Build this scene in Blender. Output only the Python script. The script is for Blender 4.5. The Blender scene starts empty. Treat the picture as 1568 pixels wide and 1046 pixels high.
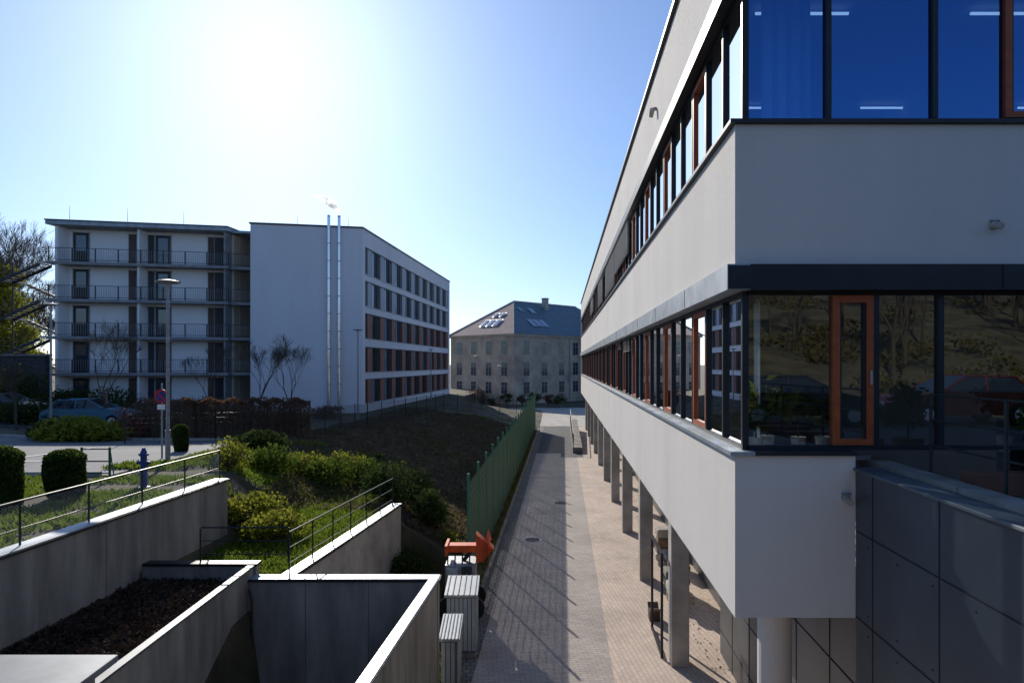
import bpy, math, random
import numpy as np
from mathutils import Vector, Matrix, noise
random.seed(4); rng=np.random.default_rng(7)
scene=bpy.context.scene
K=0.0727
SH=lambda p:(p[0]+K*p[1],p[1],p[2])
ID=lambda p:tuple(p)
# ------------------------------------------------------------ materials
def nodes(name):
    m=bpy.data.materials.new(name); m.use_nodes=True
    nt=m.node_tree; return m,nt,nt.nodes['Principled BSDF']
def mat(name,c,rough=.8,var=.15,scale=2.0,bump=.0,bscale=40,metal=0,c2=None,streak=False,spec=.4):
    m,nt,b=nodes(name)
    tc=nt.nodes.new('ShaderNodeTexCoord'); mp=nt.nodes.new('ShaderNodeMapping')
    nt.links.new(tc.outputs['Object'],mp.inputs[0])
    if streak: mp.inputs['Scale'].default_value=(1,1,.18)
    n=nt.nodes.new('ShaderNodeTexNoise'); n.inputs['Scale'].default_value=scale; n.inputs['Detail'].default_value=8; n.inputs['Roughness'].default_value=.62
    nt.links.new(mp.outputs[0],n.inputs['Vector'])
    r=nt.nodes.new('ShaderNodeValToRGB')
    a=[max(0,x*(1-var)) for x in c]; d=[min(1,x*(1+var)) for x in (c2 or c)]
    r.color_ramp.elements[0].position=.32; r.color_ramp.elements[1].position=.68
    r.color_ramp.elements[0].color=(*a,1); r.color_ramp.elements[1].color=(*d,1)
    nt.links.new(n.outputs[0],r.inputs[0]); nt.links.new(r.outputs[0],b.inputs['Base Color'])
    b.inputs['Roughness'].default_value=rough; b.inputs['Metallic'].default_value=metal
    b.inputs['Specular IOR Level'].default_value=spec
    if bump:
        n2=nt.nodes.new('ShaderNodeTexNoise'); n2.inputs['Scale'].default_value=bscale; n2.inputs['Detail'].default_value=5
        nt.links.new(tc.outputs['Object'],n2.inputs['Vector'])
        bp=nt.nodes.new('ShaderNodeBump'); bp.inputs['Strength'].default_value=bump; bp.inputs['Distance'].default_value=.02
        nt.links.new(n2.outputs[0],bp.inputs['Height']); nt.links.new(bp.outputs[0],b.inputs['Normal'])
    return m
def brickmat(name,c1,c2,mortar,w,h,ms,rough=.85,rot=0,vert=False,var=.25):
    m,nt,b=nodes(name)
    tc=nt.nodes.new('ShaderNodeTexCoord'); mp=nt.nodes.new('ShaderNodeMapping')
    mp.inputs['Rotation'].default_value=(math.radians(90) if vert else 0,0,rot)
    nt.links.new(tc.outputs['Object'],mp.inputs[0])
    br=nt.nodes.new('ShaderNodeTexBrick'); br.inputs['Scale'].default_value=1
    br.inputs['Brick Width'].default_value=w; br.inputs['Row Height'].default_value=h; br.inputs['Mortar Size'].default_value=ms
    br.inputs['Color1'].default_value=(*c1,1); br.inputs['Color2'].default_value=(*c2,1); br.inputs['Mortar'].default_value=(*mortar,1)
    nt.links.new(mp.outputs[0],br.inputs['Vector'])
    n=nt.nodes.new('ShaderNodeTexNoise'); n.inputs['Scale'].default_value=.7; n.inputs['Detail'].default_value=9; n.inputs['Roughness'].default_value=.7
    nt.links.new(tc.outputs['Object'],n.inputs['Vector'])
    mr=nt.nodes.new('ShaderNodeMapRange'); mr.inputs[1].default_value=.3; mr.inputs[2].default_value=.7; mr.inputs[3].default_value=1-var; mr.inputs[4].default_value=1+var*.6
    nt.links.new(n.outputs[0],mr.inputs[0])
    mx=nt.nodes.new('ShaderNodeVectorMath'); mx.operation='SCALE'
    nt.links.new(br.outputs[0],mx.inputs[0]); nt.links.new(mr.outputs[0],mx.inputs['Scale'])
    nt.links.new(mx.outputs[0],b.inputs['Base Color'])
    bp=nt.nodes.new('ShaderNodeBump'); bp.inputs['Strength'].default_value=.2; bp.inputs['Distance'].default_value=.004; bp.invert=True
    nt.links.new(br.outputs['Fac'],bp.inputs['Height']); nt.links.new(bp.outputs[0],b.inputs['Normal'])
    b.inputs['Roughness'].default_value=rough
    return m
def glassmat(name,tint,base,gloss=(1,1,1),ior=1.5):
    m=bpy.data.materials.new(name); m.use_nodes=True; nt=m.node_tree
    nt.nodes.clear(); o=nt.nodes.new('ShaderNodeOutputMaterial'); mx=nt.nodes.new('ShaderNodeMixShader')
    t=nt.nodes.new('ShaderNodeBsdfTransparent'); t.inputs[0].default_value=(*tint,1)
    g=nt.nodes.new('ShaderNodeBsdfGlossy'); g.inputs['Color'].default_value=(*gloss,1); g.inputs['Roughness'].default_value=.0
    f=nt.nodes.new('ShaderNodeFresnel'); f.inputs[0].default_value=ior
    a=nt.nodes.new('ShaderNodeMath'); a.operation='ADD'; a.use_clamp=True; a.inputs[1].default_value=base
    nt.links.new(f.outputs[0],a.inputs[0]); nt.links.new(a.outputs[0],mx.inputs[0])
    nt.links.new(t.outputs[0],mx.inputs[1]); nt.links.new(g.outputs[0],mx.inputs[2]); nt.links.new(mx.outputs[0],o.inputs[0])
    return m
def leafmat(name,c,c2,tr=.35):
    m=bpy.data.materials.new(name); m.use_nodes=True; nt=m.node_tree; nt.nodes.clear()
    o=nt.nodes.new('ShaderNodeOutputMaterial'); mx=nt.nodes.new('ShaderNodeMixShader'); mx.inputs[0].default_value=tr
    d=nt.nodes.new('ShaderNodeBsdfDiffuse'); t=nt.nodes.new('ShaderNodeBsdfTranslucent')
    tc=nt.nodes.new('ShaderNodeTexCoord'); n=nt.nodes.new('ShaderNodeTexNoise'); n.inputs['Scale'].default_value=2.5; n.inputs['Detail'].default_value=10; n.inputs['Roughness'].default_value=.8
    r=nt.nodes.new('ShaderNodeValToRGB'); r.color_ramp.elements[0].position=.35; r.color_ramp.elements[1].position=.65
    r.color_ramp.elements[0].color=(*c,1); r.color_ramp.elements[1].color=(*c2,1)
    nt.links.new(tc.outputs['Object'],n.inputs['Vector']); nt.links.new(n.outputs[0],r.inputs[0])
    nt.links.new(r.outputs[0],d.inputs[0]); nt.links.new(r.outputs[0],t.inputs[0])
    nt.links.new(d.outputs[0],mx.inputs[1]); nt.links.new(t.outputs[0],mx.inputs[2]); nt.links.new(mx.outputs[0],o.inputs[0])
    return m
M={}
M['plaster']=mat('plaster',(.67,.635,.59),.9,.06,.8,.5,160,streak=True)
M['plaster_l']=mat('plaster_white',(.68,.68,.71),.9,.05,.5,.2,60,streak=True)
M['plaster_g']=mat('plaster_gallery',(.80,.79,.78),.9,.04,.5)
M['beige']=mat('beige_render',(.60,.50,.38),.9,.08,.6)
M['oldwall']=mat('old_render',(.40,.335,.275),.95,.30,.5,.3,8)
M['darktrim']=mat('anthracite_metal',(.022,.025,.03),.45,.2,3,metal=.3)
M['alu']=mat('aluminium',(.55,.57,.6),.35,.12,4,metal=.8)
M['cab']=mat('cabinet_paint',(.36,.38,.39),.5,.12,4,metal=.2)
M['zinc']=mat('zinc_coping',(.30,.33,.36),.5,.25,2.5,metal=.5)
M['zincd']=mat('dark_coping',(.12,.135,.15),.55,.3,2.5,metal=.3)
M['steel']=mat('stainless',(.75,.75,.76),.22,.08,6,metal=1)
M['galv']=mat('galvanised',(.3,.31,.33),.5,.2,8,metal=.6)
M['orange']=mat('orange_wood',(.33,.075,.018),.5,.2,10)
M['concrete']=mat('concrete',(.225,.21,.183),.9,.42,1.9,.5,30,streak=True)
M['slab']=mat('slab_concrete',(.27,.27,.28),.9,.2,1.3)
M['conc_l']=mat('concrete_light',(.40,.37,.325),.9,.3,1.3,.4,30)
M['panel']=mat('grey_panel',(.07,.082,.095),.36,.2,.9,metal=.2)
M['seam']=mat('panel_seam',(.012,.013,.015),.8,.1)
M['joint']=mat('wall_joint',(.10,.095,.085),.9,.2)
M['asphalt']=mat('asphalt',(.055,.056,.06),.85,.3,1.2,.3,90)
M['asphalt2']=mat('asphalt_lot',(.15,.15,.155),.85,.25,.8,.3,90)
M['paint']=mat('road_paint',(.7,.7,.68),.7,.15,8)
M['paver']=brickmat('lane_pavers',(.42,.36,.32),(.34,.295,.265),(.21,.18,.16),.2,.1,.006,rot=-K)
M['paver2']=brickmat('walk_pavers',(.60,.475,.385),(.51,.405,.33),(.33,.265,.215),.2,.1,.006,rot=-K+math.pi/2)
M['gutter']=brickmat('gutter_stone',(.17,.16,.15),(.12,.115,.11),(.05,.05,.045),.16,.16,.014,rot=-K)
M['flag']=mat('terrace_stone',(.10,.095,.09),.9,.25,2,.3,40)
M['roofred']=brickmat('clay_tiles',(.38,.26,.235),(.31,.225,.205),(.2,.14,.13),.35,.3,.03)
M['slate']=brickmat('slate_tiles',(.11,.185,.225),(.085,.145,.18),(.04,.065,.075),.4,.3,.03,rough=.5)
M['mulch']=mat('mulch_soil',(.028,.021,.017),.95,.5,14,.9,26,c2=(.075,.055,.042))
M['ground']=mat('ground_soil_grass',(.045,.036,.024),.95,.35,.55,.8,14,c2=(.09,.078,.04))
M['bark']=mat('bark',(.09,.068,.052),.95,.3,20)
M['barkl']=mat('bark_far',(.05,.04,.03),.95,.3,4)
M['stake']=mat('wood_stake',(.19,.13,.085),.85,.25,9)
M['railm']=mat('rail_steel',(.04,.045,.045),.5,.2,8,metal=.5)
M['green']=mat('green_fence',(.022,.09,.052),.5,.25,3)
M['greenl']=mat('green_post',(.035,.19,.10),.5,.15,3)
M['brown']=mat('brown_panel',(.25,.10,.06),.6,.15,1.2)
M['greyp']=mat('grey_window_panel',(.36,.36,.40),.6,.1,1.2)
M['doord']=mat('dark_door',(.022,.02,.024),.5,.3,1)
M['doorb']=mat('brown_door',(.08,.042,.032),.5,.3,1)
M['white']=mat('white_paint',(.78,.78,.76),.6,.05)
M['frame']=mat('grey_frame',(.35,.36,.38),.6,.05)
M['curtain']=mat('curtain_fabric',(.8,.8,.8),.9,.06,5)
M['inter']=mat('interior_wall',(.30,.29,.28),.9,.1)
M['red']=mat('sign_red',(.55,.02,.02),.5,.05)
M['blue']=mat('blue_paint',(.02,.05,.22),.4,.15)
M['oran']=mat('orange_paint',(.62,.08,.01),.55,.3,6)
M['carblue']=mat('car_blue',(.06,.20,.30),.25,.05,metal=.4,spec=.6)
M['carred']=mat('car_red',(.12,.015,.015),.25,.05,metal=.3,spec=.6)
M['cargrey']=mat('car_grey',(.045,.05,.055),.25,.05,metal=.5,spec=.6)
M['carwhite']=mat('car_white',(.45,.45,.45),.25,.03,spec=.6)
M['carglass']=mat('car_glass',(.012,.015,.018),.06,.1,spec=.9)
M['tyre']=mat('tyre',(.015,.015,.015),.8,.2)
M['pot']=mat('white_pot',(.7,.7,.68),.4,.05)
M['terr']=mat('terracotta',(.16,.07,.045),.8,.2)
M['glass']=glassmat('window_glass',(.72,.78,.8),.06)
M['glassend']=glassmat('window_glass_coated',(.48,.53,.55),.21,(.80,.86,.88))
M['glassblue']=glassmat('window_glass_upper',(.2,.32,.48),.26,(.14,.40,.95))  # deep blue of the reflected sky is tinted into these panes
M['glassfar']=mat('far_window_glass',(.03,.045,.065),.05,.4,.4,spec=1.0)
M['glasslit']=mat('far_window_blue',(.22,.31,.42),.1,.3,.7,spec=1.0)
em,nt,b=nodes('tube_light'); b.inputs['Emission Color'].default_value=(.8,.9,1,1); b.inputs['Emission Strength'].default_value=1.6; M['tube']=em
M['leaf']=leafmat('leaf_green',(.05,.085,.015),(.12,.17,.025),.45)
M['leafy']=leafmat('leaf_yellowgreen',(.13,.15,.02),(.30,.30,.04),.5)
M['leafd']=leafmat('leaf_dark',(.025,.045,.014),(.075,.105,.028),.35)
M['leafb']=leafmat('leaf_brown',(.11,.065,.042),(.23,.14,.095),.45)
M['leafr']=leafmat('leaf_pink',(.25,.07,.06),(.4,.15,.12),.4)
M['leafh']=leafmat('leaf_hill',(.05,.042,.02),(.12,.105,.035),.3)
M['grass']=leafmat('grass_blade',(.08,.13,.015),(.20,.26,.035),.5)
M['moss']=leafmat('bank_green',(.07,.075,.02),(.20,.18,.05),.45)
M['straw']=leafmat('dry_stalks',(.06,.045,.03),(.21,.16,.105),.4)
M['chip']=leafmat('bark_chips',(.03,.02,.015),(.09,.06,.045),.1)
M['brickwall']=brickmat('dark_stone_wall',(.07,.065,.07),(.05,.047,.05),(.03,.03,.03),.5,.25,.02,vert=True)
# ------------------------------------------------------------ builder
def empty(name):
    e=bpy.data.objects.new(name,None); scene.collection.objects.link(e); return e
class B:
    def __init__(s,name,parent=None,xf=ID):
        s.name=name;s.v=[];s.f=[];s.m=[];s.ms=[];s.parent=parent;s.xf=xf
    def mi(s,k):
        if k not in s.ms: s.ms.append(k)
        return s.ms.index(k)
    def face(s,pts,k):
        i=len(s.v); s.v+= [s.xf(p) for p in pts]; s.f.append(tuple(range(i,i+len(pts)))); s.m.append(s.mi(k))
    def box(s,x0,x1,y0,y1,z0,z1,k):
        i=len(s.v)
        for z in(z0,z1):
            for x,y in((x0,y0),(x1,y0),(x1,y1),(x0,y1)): s.v.append(s.xf((x,y,z)))
        for q in((3,2,1,0),(4,5,6,7),(0,1,5,4),(1,2,6,5),(2,3,7,6),(3,0,4,7)):
            s.f.append(tuple(i+a for a in q)); s.m.append(s.mi(k))
    def hexa(s,b4,t4,k):
        i=len(s.v); s.v+=[s.xf(p) for p in list(b4)+list(t4)]
        for q in((3,2,1,0),(4,5,6,7),(0,1,5,4),(1,2,6,5),(2,3,7,6),(3,0,4,7)):
            s.f.append(tuple(i+a for a in q)); s.m.append(s.mi(k))
    def cyl(s,p0,p1,r0,r1,k,n=8,cap=True):
        a=Vector(s.xf(p0));b=Vector(s.xf(p1)); d=b-a
        if d.length<1e-6:return
        d.normalize(); u=d.orthogonal().normalized(); w=d.cross(u)
        i=len(s.v)
        for c,r in((a,r0),(b,r1)):
            for j in range(n):
                t=2*math.pi*j/n; s.v.append(tuple(c+u*math.cos(t)*r+w*math.sin(t)*r))
        k=s.mi(k)
        for j in range(n):
            s.f.append((i+j,i+(j+1)%n,i+n+(j+1)%n,i+n+j)); s.m.append(k)
        if cap:
            s.f.append(tuple(i+j for j in range(n))[::-1]); s.m.append(k)
            s.f.append(tuple(i+n+j for j in range(n))); s.m.append(k)
    def ribbon(s,pts,w,z0,z1,k):
        for a,b in zip(pts[:-1],pts[1:]):
            d=Vector((b[0]-a[0],b[1]-a[1])).normalized(); n=Vector((-d.y,d.x))*w/2
            q=[(a[0]+n.x,a[1]+n.y),(a[0]-n.x,a[1]-n.y),(b[0]-n.x,b[1]-n.y),(b[0]+n.x,b[1]+n.y)]
            s.hexa([(x,y,z0) for x,y in q],[(x,y,z1) for x,y in q],k)
    def done(s,smooth=False,bevel=0):
        me=bpy.data.meshes.new(s.name); me.from_pydata(s.v,[],s.f)
        for k in s.ms: me.materials.append(M[k])
        me.polygons.foreach_set('material_index',s.m)
        if smooth: me.polygons.foreach_set('use_smooth',[True]*len(s.f))
        me.update(); o=bpy.data.objects.new(s.name,me); scene.collection.objects.link(o)
        if s.parent: o.parent=s.parent
        if bevel:
            bv=o.modifiers.new('b','BEVEL'); bv.width=bevel; bv.segments=2; bv.limit_method='ANGLE'
        return o
def leaves(name,P,size,key,parent=None,up=0.0,aspect=1.6):
    P=np.asarray(P,float); n=len(P)
    a=rng.normal(size=(n,3)); 
    if up: a=a*(1-up)+np.array([0,0,1])*up*1.5
    a/=np.linalg.norm(a,axis=1)[:,None]
    b=np.cross(a,rng.normal(size=(n,3))); b/=np.linalg.norm(b,axis=1)[:,None]
    sz=(np.asarray(size)*rng.uniform(.6,1.3,n))[:,None]
    a=a*sz*aspect/2; b=b*sz/2
    V=np.stack([P-a,P+b,P+a,P-b],1).reshape(-1,3)
    me=bpy.data.meshes.new(name); me.from_pydata(V.tolist(),[],np.arange(4*n).reshape(-1,4).tolist())
    me.materials.append(M[key]); me.update()
    o=bpy.data.objects.new(name,me); scene.collection.objects.link(o)
    if parent:o.parent=parent
    return o
def blob(c,r,n,lump=.35,hollow=.5):
    c=np.array(c);r=np.array(r)
    k=max(6,n//120); d=rng.normal(size=(k,3)); d/=np.linalg.norm(d,axis=1)[:,None]
    cc=d*rng.uniform(hollow,.85,(k,1)); idx=rng.integers(0,k,n)
    p=cc[idx]+rng.normal(size=(n,3))*lump*.5
    L=np.linalg.norm(p,axis=1); p=p[L<1.2]
    return c+p*r
# ------------------------------------------------------------ terrain
def sm(a,b,x):
    t=min(1,max(0,(x-a)/(b-a))); return t*t*(3-2*t)
def lerp(a,b,t): return a+(b-a)*t
def plateau(u,v):
    X=u+K*v
    far=-3.9+1.0*sm(-14,-34,X)
    n=-2.8
    return lerp(n,far,sm(12,48,v))
def Hh(u,v):
    if v<2.5:
        z=-1.8
        if v<-22: z+=min(1,(-22-v)/45)*11
        return z
    if v>=2.5 and u<-9.5 and v<8: return -2.75
    pl=plateau(u,v)
    low=-6.0
    w=.1+max(0,v-15.3)*.5
    if v<12.1:
        if u>-5.4: return low
        if u>-7.55: return -4.3
        return -2.75
    mid=-4.05+.15*sm(14,30,v)
    if v<18.4:
        if u>-4.95: base=low
        else: base=lerp(mid,pl,sm(-7.5,-7.5-w-.1,u))
        return base
    W=lerp(2.8,8.6,sm(18.4,34,v)); t=(-2.05-u)/W
    top=lerp(mid,pl,sm(-7.5+.3*w,-7.5-w,u)); top=lerp(top,pl,sm(24,36,v))
    t=min(1,max(0,t)); 
    z=lerp(low,top,t**.85)
    if v>72: z=lerp(z,-5.9,sm(72,92,v) if u>-12 else 0)
    return z
us=list(np.arange(-60,-14,1.0))+list(np.arange(-14,-2,.22))+[-2.05,-1.7,-1,0,2,4,8,14,20,30,50,90,200,600]
us=[-900,-500,-250,-150,-100,-80,-70]+us
vs=[-900,-400,-200,-120,-90,-75]+list(np.arange(-67,-20,3.0))+[-15,-8,0,2.49,2.51,4,6,8,10,12.05,12.15]+list(np.arange(12.6,18.2,.4))+[18.35,18.45]+list(np.arange(18.8,48,.4))+list(np.arange(48,100,1.5))+[110,130,160,220,350,600,1200,3000]
V=[];F=[]
for v in vs:
    for u in us:
        z=Hh(u,v)
        if 18.5<v<75 and -13<u<-2.3: z+=.22*noise.noise(Vector((u*.45,v*.3,3)))+.10*noise.noise(Vector((u*1.3,v*1.3,9)))
        V.append(SH((u,v,z)))
nu=len(us)
for j in range(len(vs)-1):
    for i in range(nu-1):
        a=j*nu+i; F.append((a,a+1,a+nu+1,a+nu))
me=bpy.data.meshes.new('ground'); me.from_pydata(V,[],F); me.materials.append(M['ground']); 
o=bpy.data.objects.new('ground',me); scene.collection.objects.link(o)
def GX(X,Y): return Hh(X-K*Y,Y)
b=B('lane_pavement',xf=SH)
b.face([(-1.7,2.6,-5.99),(1.0,2.6,-5.99),(1.0,66,-5.99),(-1.7,66,-5.99)],'paver')
b.face([(1.0,2.6,-5.986),(14,2.6,-5.986),(14,66,-5.986),(1.0,66,-5.986)],'paver2')
b.face([(-2.05,2.6,-5.985),(-1.7,2.6,-5.985),(-1.7,66,-5.985),(-2.05,66,-5.985)],'gutter')
b.face([(-.05,44,-5.982),(1.4,44,-5.982),(1.4,66,-5.982),(-.05,66,-5.982)],'asphalt')  # this and the next dark face colour in the shade on the far lane
b.face([(-1.69,46,-5.981),(-.05,46,-5.981),(-.05,66,-5.981),(-1.69,66,-5.981)],'asphalt')
b.done()
b=B('lane_kerb',xf=SH)
v=2.6
while v<62:
    b.box(-2.17,-2.055,v,v+.98,-6.1,-5.88,'concrete'); v+=1
b.done(bevel=.01)
b=B('cross_street',xf=SH)
b.face([(-7,66,-5.975),(30,66,-5.975),(30,92,-5.85),(-7,92,-5.85)],'conc_l')
b.done()
for (u,v) in((-.05,29.5),(-1.0,23.3)):
    b=B('manhole_cover',xf=SH)
    b.cyl((u,v,-5.989),(u,v,-5.975),.33,.33,'galv',24); b.cyl((u,v,-5.975),(u,v,-5.968),.26,.26,'seam',24); b.done()
def drape(name,X0,X1,Y0,Y1,k,off,nx=20,ny=20,skew=0):
    b=B(name)
    g=[[(lerp(X0,X1,i/nx)+skew*(j/ny),lerp(Y0,Y1,j/ny)) for i in range(nx+1)] for j in range(ny+1)]
    for j in range(ny):
        for i in range(nx):
            q=[g[j][i],g[j][i+1],g[j+1][i+1],g[j+1][i]]
            b.face([(x,y,GX(x,y)+off) for x,y in q],k)
    return b.done()
drape('parking_lot',-45,-10.3,17.5,29.5,'asphalt2',.03,60,30,skew=-.8)
drape('access_road',-60,-14.5,34,44,'asphalt',.03,40,16)
b=B('parking_markings')
for i in range(9):
    x=-38+i*2.8
    for j in range(6):
        ya=20.6+j*.8; yb=ya+.8; f=lambda y:GX(x,y)+.045
        b.face([(x,ya,f(ya)),(x+.12,ya,f(ya)),(x+.12,yb,f(yb)),(x,yb,f(yb))],'paint')
for i in range(40):
    x=-40+i*.7
    b.face([(x,20.5,GX(x,20.5)+.046),(x+.7,20.5,GX(x+.7,20.5)+.046),(x+.7,20.6,GX(x+.7,20.6)+.046),(x,20.6,GX(x,20.6)+.046)],'paint')
b.done()
b=B('parking_kerb')
for i in range(34):
    x=-44.5+i; 
    for y in(17.45,29.6):
        z=GX(x+.5,y); b.box(x,x+.98,y-.06,y+.06,z-.1,z+.13,'conc_l')
b.done()
# ------------------------------------------------------------ RIGHT BUILDING
RB=empty('office_building')
w=B('walls',RB,SH)
U0=1.83; V0=7.2; V1=64; UE=14
ZB,ZS,ZH,ZT,ZS2,ZH2,ZR=-2.67,-.96,.78,1.05,2.53,4.27,5.67
w.box(U0,U0+.35,V0,V1,ZB,ZS,'plaster'); w.box(U0+.35,3.1,V0,V0+.3,ZB,ZS,'plaster')
w.box(3.1-.2,3.1,V0+.3,V0+.6,ZB,ZS,'plaster')
w.box(U0,U0+.35,V0,V1,ZT,ZS2,'plaster'); w.box(U0+.35,UE,V0,V0+.35,ZT,ZS2,'plaster')
w.box(U0,U0+.35,V0,V1,ZH2,ZR,'plaster'); w.box(U0+.35,UE,V0,V0+.35,ZH2,ZR,'plaster')
w.box(U0,UE,V1,V1+.3,ZB,ZR,'plaster')
w.box(UE,UE+.3,V0,V1+.3,-6,ZR,'plaster')
w.done()
w=B('slabs',RB,SH)
w.box(U0+.352,UE,V0+.302,V1,ZB+.004,ZB+.35,'plaster')
w.box(U0+.352,UE,V0+.352,V1,ZT+.02,ZT+.4,'inter'); w.box(U0+.352,UE,V0+.352,V1,ZR-.7,ZR-.3,'inter')
w.box(6.5,6.7,V0+3,V1,ZB+.35,ZR-.7,'inter')
w.box(U0+.7,6.5,17.9,18.1,ZB+.35,ZR-.7,'inter')
for v in range(24,64,7): w.box(U0+.7,6.5,v-.06,v+.06,ZB+.35,ZR-.7,'inter')
w.box(2.75,2.95,8.3,8.5,ZS2-1.0,ZR-1.4,'white')
w.done()
t=B('trim',RB,SH)
t.box(U0-.10,U0+.14,V0-.08,V1,ZH,ZT-.003,'zinc')
t.box(U0+.14,UE,V0-.08,V0+.14,ZH-.0,ZT-.003,'darktrim')
t.box(U0-.09,U0+.141,V0-.095,V0-.081,ZH+.01,ZT-.02,'darktrim')
t.box(U0-.06,U0+.2,V0-.05,V1,ZS+.002,ZS+.045,'zinc'); t.box(U0+.2,3.1,V0-.05,V0+.2,ZS+.002,ZS+.045,'darktrim')
t.box(U0-.06,U0+.2,V0-.05,V1,ZS2+.002,ZS2+.045,'darktrim'); t.box(U0+.2,UE,V0-.05,V0+.2,ZS2+.002,ZS2+.045,'darktrim')
t.box(U0-.05,U0+.14,V0-.05,V1,ZH2-.22,ZH2-.003,'darktrim'); t.box(U0+.14,UE,V0-.05,V0+.14,ZH2-.22,ZH2-.003,'darktrim')
t.box(U0-.07,U0+.45,V0-.07,V1+.05,ZR+.002,ZR+.07,'darktrim'); t.box(U0+.45,UE,V0-.07,V0+.45,ZR+.002,ZR+.07,'darktrim')
v=V0+2.4
while v<V1: t.box(U0-.104,U0-.098,v,v+.012,ZH+.01,ZT-.01,'seam'); v+=3.0
for x in(4.6,7.4,10.2): t.box(x,x+.012,V0-.084,V0-.079,ZH+.01,ZT-.01,'seam')
t.done()
fr=B('window_frames',RB,SH); gl=B('glazing',RB,SH)
gu=U0+.13
for (z0,z1,row) in((ZS+.045,ZH,0),(ZS2+.045,ZH2-.22,1)):
    gl.face([(gu,V0+.12,z0),(gu,V1,z0),(gu,V1,z1),(gu,V0+.12,z1)],'glass')
    fr.box(gu-.03,gu+.05,V0+.12,V1,z0,z0+.05,'darktrim'); fr.box(gu-.03,gu+.05,V0+.12,V1,z1-.05,z1,'darktrim')
    fr.box(gu-.03,gu+.04,V0+.09,V0+.15,z0,z1,'darktrim')
    v=V0+.95; i=0
    while v<V1:
        fr.box(gu-.04,gu+.06,v-.025,v+.025,z0+.05,z1-.05,'darktrim')
        if i%3==1:
            a,bb=v+.03,v+.91
            for (p,q) in((a,a+.06),(bb-.06,bb)): fr.box(gu-.035,gu+.05,p,q,z0+.055,z1-.055,'orange')
            fr.box(gu-.035,gu+.05,a+.06,bb-.06,z0+.055,z0+.12,'orange'); fr.box(gu-.035,gu+.05,a+.06,bb-.06,z1-.12,z1-.055,'orange')
        v+=.95 ; i+=1
ge=V0+.12
def endwin(z0,z1,u0,u1,mull,oranges,g):
    gl.face([(u0,ge,z0),(u1,ge,z0),(u1,ge,z1),(u0,ge,z1)],g)
    fr.box(u0,u1,ge-.03,ge+.05,z0,z0+.05,'darktrim'); fr.box(u0,u1,ge-.03,ge+.05,z1-.04,z1,'darktrim')
    for m in mull: fr.box(m-.03,m+.03,ge-.04,ge+.06,z0+.05,z1-.04,'darktrim')
    for a,bb in oranges:
        fr.box(a,a+.075,ge-.05,ge+.05,z0+.055,z1-.045,'orange'); fr.box(bb-.075,bb,ge-.05,ge+.05,z0+.055,z1-.045,'orange')
        fr.box(a+.075,bb-.075,ge-.05,ge+.05,z0+.055,z0+.12,'orange'); fr.box(a+.075,bb-.075,ge-.05,ge+.05,z1-.12,z1-.045,'orange')
        fr.box(a+.076,a+.10,ge-.03,ge+.04,z0+.12,z1-.12,'darktrim'); fr.box(bb-.10,bb-.076,ge-.03,ge+.04,z0+.12,z1-.12,'darktrim')
        fr.box(bb-.05,bb-.03,ge-.09,ge-.05,z0+.7,z0+.85,'alu')
px=lambda x,Y=7.3:(x-784)/1045*Y-K*Y
endwin(ZS+.045,ZH,U0+.15,UE,[px(1341),px(1440),px(1640),px(1800),px(2000)],[(px(1274),px(1336))],'glassend')
endwin(ZS2+.045,ZH2-.22,U0+.15,UE,[px(1268),px(1431),px(1600),px(1900)],[(px(1537),px(1597))],'glassblue')
fr.done(); gl.done()
c=B('curtains',RB,SH)
def curtain(v0,v1,z0,z1,u):
    n=int((v1-v0)/.04)
    for i in range(n):
        a=v0+i*.04;bq=a+.04
        c.face([(u+.025*math.sin(a*38),a,z0),(u+.025*math.sin(bq*38),bq,z0),(u+.025*math.sin(bq*38),bq,z1),(u+.025*math.sin(a*38),a,z1)],'curtain')
for row,(z0,z1) in enumerate(((ZS+.1,ZH-.03),(ZS2+.1,ZH2-.25))):
    v=V0+.5
    while v<40:
        L=random.choice([.5,.8,1.2,1.6] if row else [.3,.5,.8])
        curtain(v,v+L,z0,z1,U0+(.24 if row else .42)); v+=L+random.choice([.3,.6] if row else [.8,1.2,1.9])
for i in range(14):
    a=U0+.45+i*.04
    c.face([(a,V0+.6+.02*math.sin(i*1.6),ZS2),(a+.04,V0+.6+.02*math.sin((i+1)*1.6),ZS2),(a+.04,V0+.6+.02*math.sin((i+1)*1.6),ZH2),(a,V0+.6+.02*math.sin(i*1.6),ZH2)],'curtain')
c.done()
t=B('ceiling_lamps',RB,SH)
for v in(9.5,13.0):
    for u in(4.0,7.0,10): t.box(u-1.3,u-.0,v,v+.03,ZR-.80,ZR-.77,'tube')
t.done()
bl=B('external_blinds',RB,SH)
for (v,n,zt,drop) in((19,5,ZH2-.2,1.0),(24,5,ZH2-.2,1.3),(31,4,ZH2-.2,1.2),(40,4,ZH2-.2,1.0),(18.5,2,ZH,.45),(21.3,1,ZH,.35)):
    for k in range(int(drop/.06)):
        z=zt-k*.06; bl.hexa([(U0+.06,v,z-.035),(U0-.0,v,z-.055),(U0-.0,v+n*.95,z-.055),(U0+.06,v+n*.95,z-.035)],[(U0+.06,v,z-.028),(U0,v,z-.048),(U0,v+n*.95,z-.048),(U0+.06,v+n*.95,z-.028)],'galv')
bl.done()
for i,v in enumerate([8.15,13.5,18.9,24.3,29.7,35.1,40.5,45.9,51.3,56.7,62.1]):
    q=B('column',RB,SH); u=2.35
    if i: q.box(u-.18,u+.18,v,v+.4,-6,ZB+.003,'conc_l'); q.done(bevel=.02)
    else: q.cyl((2.62,8.4,-6),(2.62,8.4,ZB+.003),.2,.2,'plaster',28); q.done()
p=B('panel_wall',RB,SH)
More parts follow.
